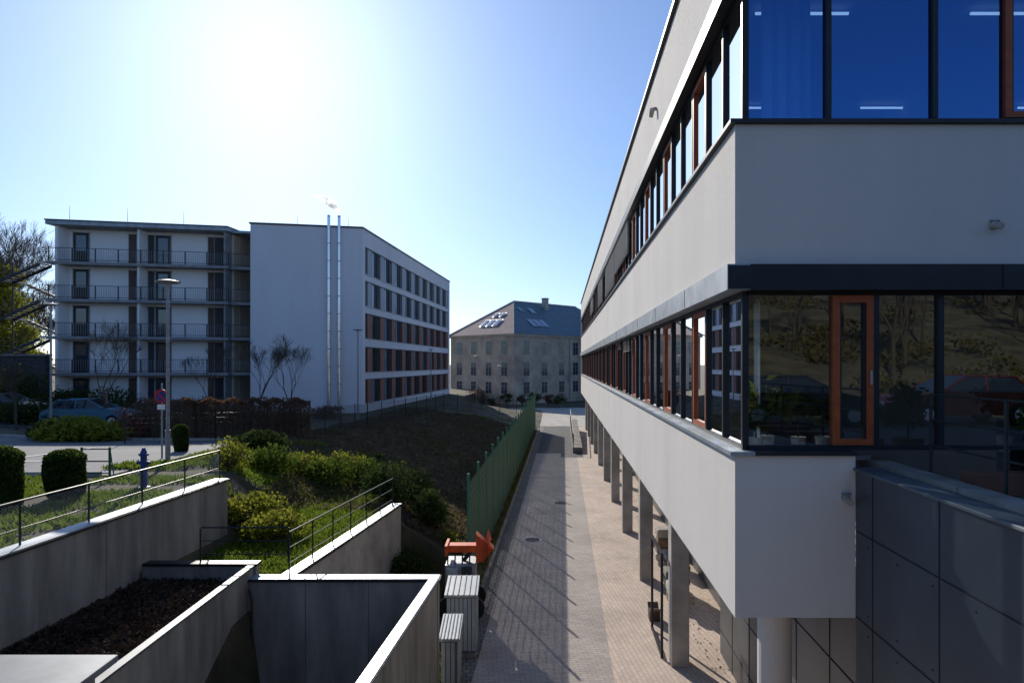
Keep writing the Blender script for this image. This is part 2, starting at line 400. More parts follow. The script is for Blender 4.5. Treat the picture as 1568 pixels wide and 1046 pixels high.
p.box(3.1,3.3,2.0,7.19,-6,-1.12,'panel')
p.box(3.3,3.5,7.2,14.2,-6,ZB,'panel')
for v in(3.2,4.4,5.6,6.8): p.box(3.096,3.1,v-.006,v+.006,-6,-1.12,'seam')
for z in(-1.75,-2.65,-3.55,-4.45,-5.35): p.box(3.095,3.1,2.0,7.18,z-.006,z+.006,'seam')
for v in(8.4,9.6,10.8,12,13.2): p.box(3.294,3.3,v-.008,v+.008,-6,ZB,'seam')
for z in(-3.6,-4.6,-5.5): p.box(3.293,3.3,7.2,14.2,z-.008,z+.008,'seam')
for v in np.arange(3.3,7,.6):
    for z in(-1.85,-2.55,-2.75,-3.45): p.cyl((3.1,v,z),(3.094,v,z),.008,.008,'seam',8)
p.done()
p=B('terrace',RB,SH)
p.box(3.07,3.34,1.9,7.19,-1.117,-1.085,'zincd')
v=1.9
while v<6.9: p.box(3.345,3.56,v,v+.96,-1.2,-1.04,'concrete'); v+=.97
p.box(3.56,14,2.0,7.19,-1.5,-1.2,'flag')
for k in range(5): p.box(3.75,4.6,2.4+k*.95,2.4+k*.95+.22,-1.198,-1.0,'terr')
p.box(4.9,14,7.0,7.19,-1.2,-.97,'darktrim')
for v in np.arange(2.2,7.0,1.15): p.cyl((3.68,v,-1.2),(3.68,v,-.3),.018,.018,'railm',6)
for z in(-.3,-.55,-.8): p.cyl((3.68,2.2,z),(3.68,6.8,z),.012,.012,'railm',6)
p.done(bevel=.006)
e=empty('potted_shrub'); b=B('pot',e); b.cyl((4.9,6.2,-1.2),(4.9,6.2,-.9),.14,.18,'terr',16); b.cyl((4.9,6.2,-.9),(4.9,6.2,-.6),.02,.012,'bark',5); b.done()
leaves('foliage',blob((4.9,6.2,-.45),(.28,.28,.35),420,.5,.2),.06,'leafd',e,aspect=2.2)
p=B('ground_floor_glazing',RB,SH)
p.box(3.9,4.0,14.2,64,-6,-5.6,'panel')
p.face([(3.92,14.2,-5.6),(3.92,64,-5.6),(3.92,64,ZB),(3.92,14.2,ZB)],'glass')
p.box(6.3,6.4,14.2,64,-6,ZB,'inter')
v=14.2
while v<64:
    p.box(3.86,3.96,v-.04,v+.04,-5.6,ZB,'alu' if int(v)%3 else 'darktrim'); v+=1.5
p.box(3.86,3.96,14.2,64,-3.45,-3.38,'darktrim')
p.done()
p=B('steel_door_frame',xf=SH)
for v in(13.9,15.4):
    p.box(2.02,2.07,v,v+.05,-5.98,-3.9,'darktrim')
p.box(2.02,2.07,13.9,15.45,-3.9,-3.84,'darktrim'); p.box(2.02,2.07,13.95,15.4,-5.95,-5.9,'darktrim')
p.done()
def walllamp(x,y,z):
    b=B('wall_lamp',RB)
    b.cyl((x,y,z),(x,y-.04,z),.045,.042,'conc_l',18,); b.cyl((x,y-.04,z-.01),(x,y-.13,z-.03),.03,.035,'conc_l',12); b.cyl((x-.05,y-.03,z+.045),(x+.05,y-.03,z+.045),.012,.012,'galv',6)
    b.done()
walllamp((1520-784)/1045*7.2,7.2,(558-346)/1045*7.2)
walllamp((1294-784)/1045*7.2,7.2,(558-762)/1045*7.2)
b=B('facade_lamp',RB,SH); b.cyl((U0,13.2,4.95),(U0-.1,13.2,4.9),.03,.05,'conc_l',10); b.cyl((U0-.08,13.2,4.9),(U0-.1,13.2,4.78),.05,.04,'conc_l',10); b.done()
for (x,y,z,r,key) in((2.95,7.9,-.40,.27,'leafy'),(3.25,7.75,-.5,.24,'leafy'),(3.55,7.8,-.52,.18,'leafy'),(2.75,7.7,-.6,.14,'leaf'),(5.7,7.9,-.35,.3,'leafd')):
    e=empty('potted_plant'); b=B('pot',e); b.cyl((x,y,-1.0),(x,y,-.82),.06,.085,'pot',16); b.cyl((x,y,-.83),(x,y,z),.012,.008,'bark',5); b.done()
    leaves('foliage',blob((x,y,z),(r,r*.8,r*.8),300,.5,.2),.075,key,e,aspect=2.2)
b=B('window_shelf',xf=SH); b.box(2.15,3.4,7.5,8.3,-1.05,-1.0,'inter'); 
b.box(2.3,2.34,7.65,7.7,-2.3,-1.05,'inter'); b.box(3.3,3.34,8.2,8.25,-2.3,-1.05,'inter'); b.done()
b=B('cardboard_box',xf=SH); b.box(2.05,2.3,15.9,16.2,-5.98,-5.75,'doorb'); b.face([(2.05,15.9,-5.75),(2.3,15.9,-5.75),(2.35,15.78,-5.65),(2.1,15.78,-5.65)],'stake'); b.face([(2.05,16.2,-5.75),(2.3,16.2,-5.75),(2.3,16.3,-5.66),(2.05,16.3,-5.66)],'stake'); b.done()
for (u,v) in((2.9,17.2),(2.95,18.0),(3.1,20.5)):
    e=empty('bagged_parcel_stack'); b=B('stack',e,SH)
    z=-5.98
    for k in range(5):
        h=random.uniform(.14,.26); dx=random.uniform(-.06,.06)
        b.box(u-.25+dx,u+.25+dx,v-.25,v+.3,z,z+h,random.choice(['conc_l','stake','concrete'])); z+=h+.003
    b.done(bevel=.04)
b=B('access_ramp',xf=SH); b.hexa([(.75,46,-5.98),(1.4,46,-5.98),(1.4,62,-5.98),(.75,62,-5.98)],[(.75,46,-5.6),(1.4,46,-5.6),(1.4,62,-5.0),(.75,62,-5.0)],'concrete')
for v in range(46,63,2):
    zb=-5.6+.6*(v-46)/16; b.cyl((.8,v+.1,zb-.05),(.8,v+.1,zb+.9),.025,.025,'railm',6)
b.cyl((.8,46.1,-4.7),(.8,62,-4.1),.025,.025,'railm',6)
b.done()
# ------------------------------------------------------------ LEFT APARTMENT BUILDING
LB=empty('apartment_building')
C=(-12.05,55); A=(-.9777,-.2100); D=(.104,.9946)
def LX(p): s,d,z=p; return (C[0]+s*A[0]+d*D[0],C[1]+s*A[1]+d*D[1],z)
G0=-4.4; RT=10.95
w=B('walls',LB,LX)
w.box(.0,8.54,0,.3,G0,RT,'plaster_l')
w.box(8.24,8.54,.3,14,G0,RT,'plaster_l')
w.box(.3,8.24,35.7,36,G0,RT,'plaster_l')
fl=[-3.5,-.65,2.15,5.0,7.85]
zs=[(-3.2,-1.2),(-.65,1.45),(2.1,4.2),(4.75,6.85),(7.35,9.6)]
prev=G0
for z0,z1 in zs:
    w.box(0,.3,.3,36,prev,z0,'plaster_l'); prev=z1
w.box(0,.3,.3,36,prev,RT,'plaster_l')
for z0,z1 in zs: w.box(0,.3,.3,.7,z0,z1,'plaster_l'); w.box(0,.3,35.2,36,z0,z1,'plaster_l')
w.box(.3,8.24,.3,35.7,RT-.5,RT-.3,'galv')
w.box(11.3,23.5,3.0,16,G0,RT-.35,'plaster_g')
w.box(8.54,11.3,6.0,6.3,G0,RT-.35,'beige'); w.box(11.1,11.3,3.8,6.0,G0,RT-.35,'beige')
w.done()
t=B('roof_trim',LB,LX)
t.box(-.08,8.62,-.08,.45,RT+.002,RT+.12,'darktrim'); t.box(-.08,.45,.45,36.1,RT+.002,RT+.12,'darktrim'); t.box(8.2,8.62,.45,14,RT+.002,RT+.12,'darktrim')
t.box(11.0,23.9,1.55,16.2,RT-.348,RT-.05,'zinc'); t.box(10.95,23.95,1.5,16.2,RT-.048,RT+.04,'darktrim')
t.box(8.6,11.0,2.4,6.6,RT-.348,RT-.15,'zinc')
for s in(1.5,5.5,14,18,22): t.cyl((s,1.2,RT),(s,1.2,RT+1.0),.02,.01,'galv',5)
t.done()
w=B('side_windows',LB,LX)
for r,(z0,z1) in enumerate(zs):
    d=.7
    while d<35.0:
        seq=[('g',.75),('p',1.3),('l',1.0),('g',.55)]
        for k,L in seq:
            e=min(d+L,35.2)
            if k=='g': key='glassfar'; off=.18
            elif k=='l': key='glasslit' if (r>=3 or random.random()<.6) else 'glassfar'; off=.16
            else: key=('greyp' if r>=3 else 'brown'); off=.06
            w.box(off,.28,d,e,z0,z1,key)
            w.box(.05,off+.02,d-.05,d+.05,z0,z1,'darktrim')
            d=e
            if d>=35.2: break
    w.box(-.05,.1,.7,35.2,z0-.04,z0+.03,'zinc'); w.box(.02,.1,.7,35.2,z1-.09,z1,'darktrim')
w.done()
t=B('flue_pipes',LB,LX)
for s in(2.55,1.75):
    t.cyl((s,-.22,-3.9),(s,-.22,RT+.75),.12,.12,'steel',14); t.cyl((s,-.22,RT+.75),(s,-.22,RT+.9),.14,.11,'steel',14)
    for z in np.arange(-3,10.5,1.4): t.cyl((s,-.22,z),(s,-.22,z+.06),.14,.14,'galv',14); t.box(s-.03,s+.03,-.2,0,z,z+.05,'galv')
t.done()
g=B('gallery_slabs',LB,LX)
for z in fl[1:]:
    g.box(11.0,23.9,1.7,3.02,z-.22,z,'slab'); g.box(8.54,11.0,2.2,4.3,z-.22,z,'slab')
g.box(10.95,23.9,1.7,3.02,-4.2,-3.5,'concrete')
g.box(11.3,23.5,1.85,3.0,RT-.42,RT-.352,'slab')
g.box(11.13,11.29,2.9,3.799,G0,RT-.42,'beige')
g.box(23.2,23.4,1.8,2.999,-3.5,RT-.42,'plaster_g')
g.box(17.65,17.8,2.0,2.999,-3.5,RT-.42,'plaster_g')
g.box(11.3,11.42,1.9,2.9,-3.5,RT-.42,'slab')
g.done()
g=B('doors',LB,LX)
for z in fl:
    h=2.42
    for s0,s1,k in((21.8,22.9,'doord'),(18.4,18.95,'doorb'),(17.1,17.55,'doord'),(15.9,17.0,'doord'),(12.65,13.1,'doorb'),(11.9,12.6,'doord')):
        g.box(s0,s1,2.93,2.998,z,z+h,k); g.box(s0-.04,s0,2.91,2.998,z,z+h+.05,'frame'); g.box(s1,s1+.03,2.91,2.998,z,z+h+.05,'frame')
    g.box(22.0,22.7,2.915,2.929,z+1,z+2.2,'glassfar'); g.box(16.1,16.8,2.915,2.929,z+.2,z+2.2,'glassfar')
    g.box(22.7,22.78,2.90,2.93,z+.1,z+2.3,'doorb'); g.box(15.92,16.05,2.90,2.93,z+.1,z+2.3,'doorb')
    g.box(9.2,10.2,5.93,5.998,z,z+2.1,'beige' if z>6 else 'doorb')
g.done()
g=B('gallery_railings',LB,LX)
for z in fl[1:]:
    for zz in(1.0,.1): g.box(11.0,23.85,1.74,1.78,z+zz,z+zz+.04,'railm')
    for s in np.arange(11.05,23.85,.16): g.box(s-.007,s+.007,1.752,1.768,z+.1,z+1.0,'galv')
    for s in np.arange(11.0,23.9,1.6): g.box(s-.025,s+.025,1.73,1.79,z-.1,z+1.04,'railm')
    for zz in(1.0,.1): g.box(8.56,11.0,2.24,2.28,z+zz,z+zz+.04,'railm')
    for s in np.arange(8.7,11.0,.16): g.box(s-.008,s+.008,2.25,2.27,z+.1,z+1.0,'galv')
g.done()
g=B('external_stair',LB,LX)
for i in range(len(fl)-1):
    z0,z1=fl[i],fl[i+1]
    g.box(23.9,24.6,2.0,4.6,z1-.12,z1,'galv'); zm=(z0+z1)/2; g.box(27.3,28.3,2.0,4.6,zm-.1,zm,'galv')
    for k in range(8):
        f=k/8; s=24.6+2.7*f
        g.box(s,s+.32,2.0,3.2,lerp(z1,zm,f)-.2,lerp(z1,zm,f)-.16,'galv')
        g.box(s,s+.32,3.4,4.6,lerp(z0,zm,f),lerp(z0,zm,f)+.04,'galv')
    for d in(2.0,3.2): 
        g.hexa([(24.6,d,z1-.35),(24.6,d+.05,z1-.35),(27.3,d+.05,zm-.3),(27.3,d,zm-.3)],[(24.6,d,z1-.1),(24.6,d+.05,z1-.1),(27.3,d+.05,zm-.05),(27.3,d,zm-.05)],'railm')
    g.hexa([(24.6,4.6,z0-.1),(24.6,4.65,z0-.1),(27.3,4.65,zm-.3),(27.3,4.6,zm-.3)],[(24.6,4.6,z0+.1),(24.6,4.65,z0+.1),(27.3,4.65,zm-.05),(27.3,4.6,zm-.05)],'railm')
    for h in(.35,.7,1.05):
        g.cyl((24.6,2.0,z1+h),(27.3,2.0,zm+h),.02,.02,'railm',4); g.cyl((27.3,2,zm+h),(28.3,2,zm+h),.02,.02,'railm',4); g.cyl((28.3,2,zm+h),(28.3,4.6,zm+h),.02,.02,'railm',4)
        g.cyl((23.9,2.0,z1+h),(24.6,2.0,z1+h),.02,.02,'railm',4)
    for k in range(8):
        f=k/7; g.cyl((24.6+2.7*f,2.0,lerp(z1,zm,f)-.1),(24.6+2.7*f,2.0,lerp(z1,zm,f)+1.05),.015,.015,'railm',4)
for s,d in((28.25,2.05),(28.25,4.55),(24.5,4.55)): g.cyl((s,d,G0),(s,d,8),.06,.06,'railm',6)
g.done()
# ------------------------------------------------------------ OLD BUILDING
OB=empty('old_stone_building')
r2=math.sqrt(.5)
def OX(p): s,d,z=p; return (.29-s*r2+d*r2, 100+s*r2+d*r2, z)
SW=14.4; DW=30; EZ=4.5; ZG=-6.3
w=B('walls',OB,OX); w.box(0,SW,0,DW,ZG,EZ,'oldwall')
w.box(-.12,SW+.12,-.12,DW+.12,-5.2,-5.05,'conc_l'); w.box(-.25,SW+.25,-.25,DW+.25,EZ-.3,EZ-.003,'conc_l')
w.box(-3.0,0,16,DW,ZG,EZ,'oldwall'); w.done()
w=B('roof',OB,OX); e=.45; RZ=10.2; h=SW/2
P=[(-e,-e,EZ),(SW+e,-e,EZ),(SW+e,DW+e,EZ),(-e,DW+e,EZ),(h,h,RZ),(h,DW-h,RZ)]
w.face([P[0],P[1],P[4]],'roofred'); w.face([P[0],P[4],P[5],P[3]],'slate'); w.face([P[1],P[2],P[5],P[4]],'slate'); w.face([P[2],P[3],P[5]],'slate')
w.face([P[0],P[1],P[2],P[3]],'conc_l')
w.face([(-3.4,15.6,EZ+.01),(-3.4,23,9.0),(6,23,9.0),(1.2,15.6,EZ+.01)],'slate'); w.face([(-3.4,23,9.0),(-3.4,DW,EZ),(2,DW,EZ),(6,23,9)],'slate'); w.face([(-3.39,15.7,EZ),(-3.39,DW,EZ),(-3.39,23,8.95)],'oldwall')
w.box(5.6,6.4,13,13.8,8.6,10.9,'conc_l'); w.box(5.5,6.5,12.9,13.9,10.9,11.0,'darktrim')
for a,bq in((0,4),(1,4)): w.cyl(tuple(P[a]),tuple(P[bq]),.1,.1,'conc_l',5)
w.cyl(P[4],P[5],.12,.12,'conc_l',5)
def sky(face,c,t,wd,ht):
    for q,(k,off,inn) in enumerate((('alu',.12,0),('glasslit',.16,.1))):
        def pt(a,tt):
            run=(h+e)*tt; z=EZ+(RZ-EZ)*tt+off
            return (a,-e+run,z) if face=='L' else (-e+run,a,z)
        sl=inn/8
        pts=[pt(c-wd/2+inn,t-ht/2+sl),pt(c+wd/2-inn,t-ht/2+sl),pt(c+wd/2-inn,t+ht/2-sl),pt(c-wd/2+inn,t+ht/2-sl)]
        w.face(pts,k)
for c in(5.6,7.0,8.4): sky('L',c,.32,1.2,.2)
for c in(6.3,7.8): sky('L',c,.56,1.0,.12)
for c in(6.0,7.3,8.6): sky('R',c,.32,1.2,.2)
sky('R',9,.7,1.2,.15); sky('R',6.5,.72,.8,.1)
w.done()
w=B('windows',OB,OX)
for zc in(-3.5,-.7,2.5):
    hh=1.0 if zc>-3 else .85
    for s in(2.0,5.4,8.8,12.2):
        w.box(s-.8,s+.8,-.05,.0,zc-hh-.12,zc+hh+.12,'conc_l'); w.box(s-.62,s+.62,-.07,-.05,zc-hh,zc+hh,'glassfar')
        w.box(s-.02,s+.02,-.09,-.07,zc-hh,zc+hh,'frame'); w.box(s-.62,s+.62,-.09,-.07,zc+.3,zc+.34,'frame')
    for d in(2.6,6.6,10.6,14,18.5,22,26):
        u=0 if d<16 else -3.0
        w.box(u-.05,u,d-.8,d+.8,zc-hh-.12,zc+hh+.12,'conc_l'); w.box(u-.07,u-.05,d-.62,d+.62,zc-hh,zc+hh,'glassfar')
        w.box(u-.09,u-.07,d-.02,d+.02,zc-hh,zc+hh,'frame'); w.box(u-.09,u-.07,d-.62,d+.62,zc+.3,zc+.34,'frame')
w.cyl((-.15,12.5,ZG),(-.15,12.5,EZ),.07,.07,'zinc',6)
w.done()
# ------------------------------------------------------------ FOREGROUND WALLS
wl=B('retaining_wall',xf=SH)
wl.box(-7.72,-7.47,2.6,15.25,-6,-2.60,'concrete')
for v in(5.4,8.3,11.2,14.1): wl.box(-7.475,-7.467,v-.005,v+.005,-5.5,-2.6,'joint')
wl.done()
c=B('wall_coping',xf=SH); c.box(-7.76,-7.44,2.6,15.29,-2.597,-2.56,'darktrim'); c.box(-7.755,-7.46,2.6,15.27,-2.559,-2.545,'zinc'); c.done()
w=B('garden_wall'); 
P2=[(-3.98,12.15),(-3.1,18.4)]
w.ribbon(P2,.22,-6.2,-3.79,'conc_l'); w.ribbon(P2,.30,-3.787,-3.75,'darktrim'); w.ribbon(P2,.27,-3.749,-3.735,'zinc'); w.done()
w=B('courtyard_wall'); 
w.box(-4.62,-1.29,11.9,12.14,-6.2,-3.79,'concrete'); w.box(-4.66,-1.26,11.87,12.18,-3.787,-3.75,'darktrim'); w.box(-4.62,-1.28,11.89,12.16,-3.749,-3.735,'zinc')
for x in(-3.6,-2.5): w.box(x-.005,x+.005,11.894,11.9,-6,-3.8,'joint')
w.ribbon([(-1.37,11.865),(-2.25,3.0)],.14,-6.2,-3.79,'concrete'); w.ribbon([(-1.37,11.865),(-2.25,3.0)],.19,-3.787,-3.745,'zincd'); w.ribbon([(-1.37,11.865),(-2.25,3.0)],.16,-3.744,-3.73,'alu')
w.done()
w=B('planter'); w.ribbon([(-4.64,12.1),(-4.74,2.6)],.09,-6.2,-3.60,'concrete'); w.ribbon([(-4.64,12.12),(-4.74,2.6)],.12,-3.597,-3.565,'zincd')
w.box(-6.6,-4.57,12.19,12.35,-6.2,-3.6,'concrete'); w.box(-6.6,-4.55,12.16,12.38,-3.597,-3.55,'darktrim')
nx,ny=24,60
hzt=[[-3.86+random.uniform(-.04,.05) for i in range(nx+1)] for j in range(ny+1)]
for j in range(ny):
    for i in range(nx):
        xx=lambda i,j:lerp(-7.47+K*lerp(2.7,12.2,j/ny),-4.69,i/nx)
        yy=lambda j:lerp(2.7,12.2,j/ny)
        w.face([(xx(i,j),yy(j),hzt[j][i]),(xx(i+1,j),yy(j),hzt[j][i+1]),(xx(i+1,j+1),yy(j+1),hzt[j+1][i+1]),(xx(i,j+1),yy(j+1),hzt[j+1][i])],'mulch')
w.done()
n=14000; yy=rng.uniform(2.7,12.1,n); t=rng.uniform(0,1,n); xx=(-7.45+K*yy)*(1-t)+(-4.74)*t
leaves('bark_mulch',np.stack([xx,yy,np.full(n,-3.82)+rng.uniform(-.02,.04,n)],1),.05,'chip',aspect=1.8)
b=B('courtyard_floor'); b.face([(-4.7,2.6,-5.97),(-2.3,2.6,-5.97),(-1.4,12,-5.97),(-4.6,12,-5.97)],'concrete')
b.done()
b=B('drain_pipe'); b.cyl((-4.5,11.8,-5.97),(-4.5,11.8,-4.1),.02,.02,'railm',8); b.cyl((-4.5,11.8,-4.1),(-4.55,11.8,-3.9),.02,.02,'railm',8); b.done()
b=B('foreground_parapet'); b.box(-9,-2.5,2.5,4.1,-3.5,-1.86,'concrete'); b.box(-9.05,-2.46,2.45,4.27,-1.857,-1.81,'zincd'); b.done(bevel=.01)
b=B('deck_edge_wall'); b.box(-2.45,3.2,2.3,2.55,-6.2,-1.86,'concrete'); b.box(-2.45,3.2,2.25,2.7,-1.857,-1.79,'zinc'); b.box(-2.45,-1.0,2.7,3.86,-1.9,-1.81,'zinc'); b.done(bevel=.01)
def railing(name,pts,z,h,bars=2,spacing=1.0,mesh=False,r=.02):
    b=B(name)
    for a,c in zip(pts[:-1],pts[1:]):
        a=Vector((a[0],a[1],a[2] if len(a)>2 else z)); c=Vector((c[0],c[1],c[2] if len(c)>2 else z))
        L=(c-a).length; n=max(1,round(L/spacing))
        for i in range(n+1):
            p=a.lerp(c,i/n); b.cyl(tuple(p),tuple(p+Vector((0,0,h))),r,r,'railm',6)
        for k in range(bars+1):
            zz=h*(1-k/(bars+.6)); b.cyl(tuple(a+Vector((0,0,zz))),tuple(c+Vector((0,0,zz))),r*(1.0 if k==0 else .6),r*(1.0 if k==0 else .6),'railm',6)
        if mesh:
            n=int(L/.06)
            for i in range(n): 
                p=a.lerp(c,i/n); q=a.lerp(c,min(1,(i+12)/n)); b.cyl(tuple(p+Vector((0,0,.05))),tuple(q+Vector((0,0,h-.03))),.0016,.0016,'galv',3,False); b.cyl(tuple(q+Vector((0,0,.05))),tuple(p+Vector((0,0,h-.03))),.0016,.0016,'galv',3,False)
    return b.done()
railing('wall_railing',[(-7.62+K*4,4),(-7.62+K*15.2,15.2)],-2.54,.62,1,1.35,True,.016)
railing('garden_wall_railing',[(-4.0,12.25),(-3.15,18.0)],-3.73,.72,2,1.0,False,.016)
railing('planter_railing',[(-5.6,12.27),(-4.02,12.27)],-3.55,.62,2,1.6,False,.016)
def meshfence(name,pts,h,key,step=.05,post=2.5,rw=.006,hz=.2,pr=.03,over=.05,pk=None):
    b=B(name)
    for a,c in zip(pts[:-1],pts[1:]):
        a=Vector(a);c=Vector(c); L=(c-a).length; n=int(L/step)
        for i in range(n+1):
            p=a.lerp(c,i/n); b.cyl(tuple(p),tuple(p+Vector((0,0,h))),rw,rw,key,3,False)
        k=0.05
        while k<=h: b.cyl(tuple(a+Vector((0,0,k))),tuple(c+Vector((0,0,k))),rw,rw,key,4,False); k+=hz
        m=max(1,round(L/post))
        for i in range(m+1):
            p=a.lerp(c,i/m); b.cyl(tuple(p-Vector((0,0,.3))),tuple(p+Vector((0,0,h+over))),pr,pr,pk or key,6)
    return b.done()
S3=lambda u,v,z:SH((u,v,z))
meshfence('green_mesh_fence',[S3(-2.35,17.2,-5.8),S3(-2.4,62,-5.6)],2.8,'green',step=.05,rw=.0095,hz=.2,pr=.035,over=.25,post=2.0,pk='greenl')
def gfp(X,Y,o=0): return (X,Y,GX(X,Y)+o)
meshfence('dark_mesh_fence',[gfp(-15.6,27.5),gfp(-12.6,29),gfp(-9.9,33),gfp(-8.9,42),gfp(-7.8,50),gfp(-6.0,60),gfp(-3.0,68),gfp(.5,72)],1.4,'railm',step=.1,rw=.006)
# ------------------------------------------------------------ vegetation
def bare_tree(name,base,H,spread=.5,depth=6,r=.08,key='bark',trunk=.28,parent=None,seed=0,tip=.006):
    rd=random.Random(seed); b=B(name,parent)
    def rec(p,d,L,r,k):
        q=p+d*L; 
        mid=p+d*L*.5+Vector((rd.uniform(-1,1),rd.uniform(-1,1),0))*L*.05
        r2=r*.72; b.cyl(tuple(p),tuple(mid),r,(r+r2)/2,key,5 if r>.02 else 3,False); b.cyl(tuple(mid),tuple(q),(r+r2)/2,r2,key,5 if r>.02 else 3,False)
        if k==0: return
        nb=3 if k>1 else 4
        for i in range(nb):
            ax=Vector((rd.uniform(-1,1),rd.uniform(-1,1),rd.uniform(-.2,.6))); nd=(d+ax*spread*(1.1 if k<4 else .9)+Vector((0,0,.12))).normalized()
            st=q if i else p.lerp(q,.75)
            rec(st,nd,L*rd.uniform(.62,.85),max(r2*rd.uniform(.55,.8),tip),k-1)
    rec(Vector(base),Vector((rd.uniform(-.04,.04),rd.uniform(-.04,.04),1)).normalized(),H*trunk,r,depth)
    return b.done()
def stakes(x,y,z):
    b=B('tree_stakes')
    for dx,dy in((-.45,-.3),(.45,-.3),(0,.5)): b.cyl((x+dx,y+dy,z),(x+dx,y+dy,z+1.8),.05,.05,'stake',7)
    for h in(1.15,1.7): 
        b.cyl((x-.45,y-.3,z+h),(x+.45,y-.3,z+h),.03,.03,'stake',5); b.cyl((x-.45,y-.3,z+h),(x,y+.5,z+h),.03,.03,'stake',5); b.cyl((x+.45,y-.3,z+h),(x,y+.5,z+h),.03,.03,'stake',5)
    b.done()
for i,(pxx,Y,H) in enumerate(((400,43,5.0),(447,43,4.8),(155,37,5.2),(318,46,4.4),(25,33,3.0))):
    X=(pxx-784)/1045*Y; z=GX(X,Y); bare_tree('bare_tree',(X,Y,z),H,.66,6,.075,seed=i+3,trunk=.33,tip=.005)
    if i<3: stakes(X,Y,z)
for i,(pxx,Y,H) in enumerate(((5,70,15),(-25,66,16),(45,80,12),(-60,60,14),(18,62,10),(30,66,9),(-5,58,13),(15,75,17))):
    X=(pxx-784)/1045*Y; bare_tree('bare_tree',(X,Y,-3),H,.6,7,.2,seed=i+20,tip=.012)
leaves('yellow_green_shrubs',np.concatenate([blob(((p-784)/1045*58,58,z),(r,r,r*.8),1600,.45,.3) for p,z,r in((5,5,2.2),(-20,2.5,2.6),(30,2.2,2.0),(8,7.4,1.2),(48,0,1.6),(20,.5,2),(-10,-.5,2))]),.24,'leafy')
for i,(p,Y,s) in enumerate(((775,92,1.3),(800,93,1.2),(820,93,1.4),(840,93,1.2),(856,92,1.3),(728,94,1.8),(752,92,.9))):
    X=(p-784)/1045*Y; e=empty('round_shrub'); bare_tree('branches',(X,Y,-5.9),s*1.9,.7,5,.05,seed=50+i,parent=e)
    leaves('foliage',blob((X,Y,-5.9+s*.95),(s*.8,s*.8,s*.55),500,.45,.3),.14,'leafb' if i%2 else 'leafd',e)
def box_pts(a,b_,w,h,n,z0fn):
    a=np.array(a);b_=np.array(b_); t=rng.uniform(0,1,n); d=(b_-a)/np.linalg.norm(b_-a); nn=np.array([-d[1],d[0]])
    off=np.sign(rng.uniform(-1,1,n))*(w/2)*(1-np.abs(rng.normal(0,.25,n))); 
    zz=h*rng.uniform(0,1,n)**.8; top=rng.uniform(size=n)<.3; off[top]=rng.uniform(-w/2,w/2,top.sum()); zz[top]=h*(1-np.abs(rng.normal(0,.06,top.sum())))
    P=a+(b_-a)*t[:,None]+nn*off[:,None]
    zz=zz*(1+.05*np.sin(t*37))
    return np.array([(x,y,z0fn(x,y)+z) for (x,y),z in zip(P,zz)])
e=empty('hornbeam_hedge')
P1=np.concatenate([box_pts((-14.6,30.0),(-9.9,33.2),.8,1.8,7500,GX),box_pts((-14.6,30.0),(-17.5,32.5),.8,1.7,2200,GX)])
leaves('dry_leaves',P1,.075,'leafb',e)
b=B('twigs',e)
for i in range(1500):
    x,y,z=P1[random.randrange(len(P1))]; zz=GX(x,y); b.cyl((x+random.uniform(-.1,.1),y,zz),(x,y+random.uniform(-.1,.1),zz+random.uniform(1.3,1.95)),.008,.003,'stake',3,False)
b.done()
def shrub(name,X,Y,r,h,n,key,size=.07,stems=True):
    z=GX(X,Y); e=empty(name)
    leaves('foliage',blob((X,Y,z+h*.5),(r,r,h*.6),n,.55,.4),size,key,e)
    if stems:
        b=B('stems',e)
        for i in range(50):
            a=random.uniform(0,6.28); q=r*random.uniform(.2,1.1); b.cyl((X,Y,z-.1),(X+q*math.cos(a),Y+q*math.sin(a),z+h*random.uniform(.6,1.3)),.012,.004,'bark',3,False)
        b.done()
IMG=lambda p,Y:(p-784)/1045*Y
for p,Y,r,h,key,n in((395,16.8,.75,.8,'leafy',2200),(420,15.5,.7,.6,'leafy',1800),(370,16.2,.6,.7,'leafy',1600),(420,21,.8,.8,'leaf',1900),(465,22,.8,.75,'leafy',1900),(505,21.5,.8,.9,'leaf',2000),(530,24,.7,.7,'leafy',1400),(400,25,.9,.7,'leafd',1600),
    (350,19,.6,.8,'leafy',1300),(635,17.6,.55,1.1,'leafd',2600),(600,20,.8,1.1,'leafd',2600),(660,19.5,.55,1.0,'leafd',2200),(625,22,.8,.9,'leafd',2000),(570,26,.6,.5,'leafd',900),(690,19,.35,.5,'leafy',700),(560,22,.7,.8,'leaf',1500),
    (110,28.8,1.3,.9,'leafy',3000),(150,29.2,1.2,.8,'leafy',2600),(85,29,1.0,.8,'leafd',1800),(232,33,1.5,1.0,'leafd',2200),(285,39,1.5,1.1,'leafd',1800),(60,36,1.5,1.2,'leafd',1800),(20,36,1.5,1.2,'leafd',1500),
    (300,45,2,1.3,'leafd',1800),(500,50,1.2,.8,'leafb',900),(170,48,1.8,1.3,'leafd',1600),(110,47,1.6,1.2,'leafd',1500),(40,45,1.8,2.4,'leafd',2200),(0,44,2.2,3.0,'leafd',2600)):
    shrub('shrub',IMG(p,Y),Y,r,h,n,key,.065 if Y<25 else .11)
shrub('red_leaved_shrub',IMG(200,31),31,.75,1.3,900,'leafr',.07)
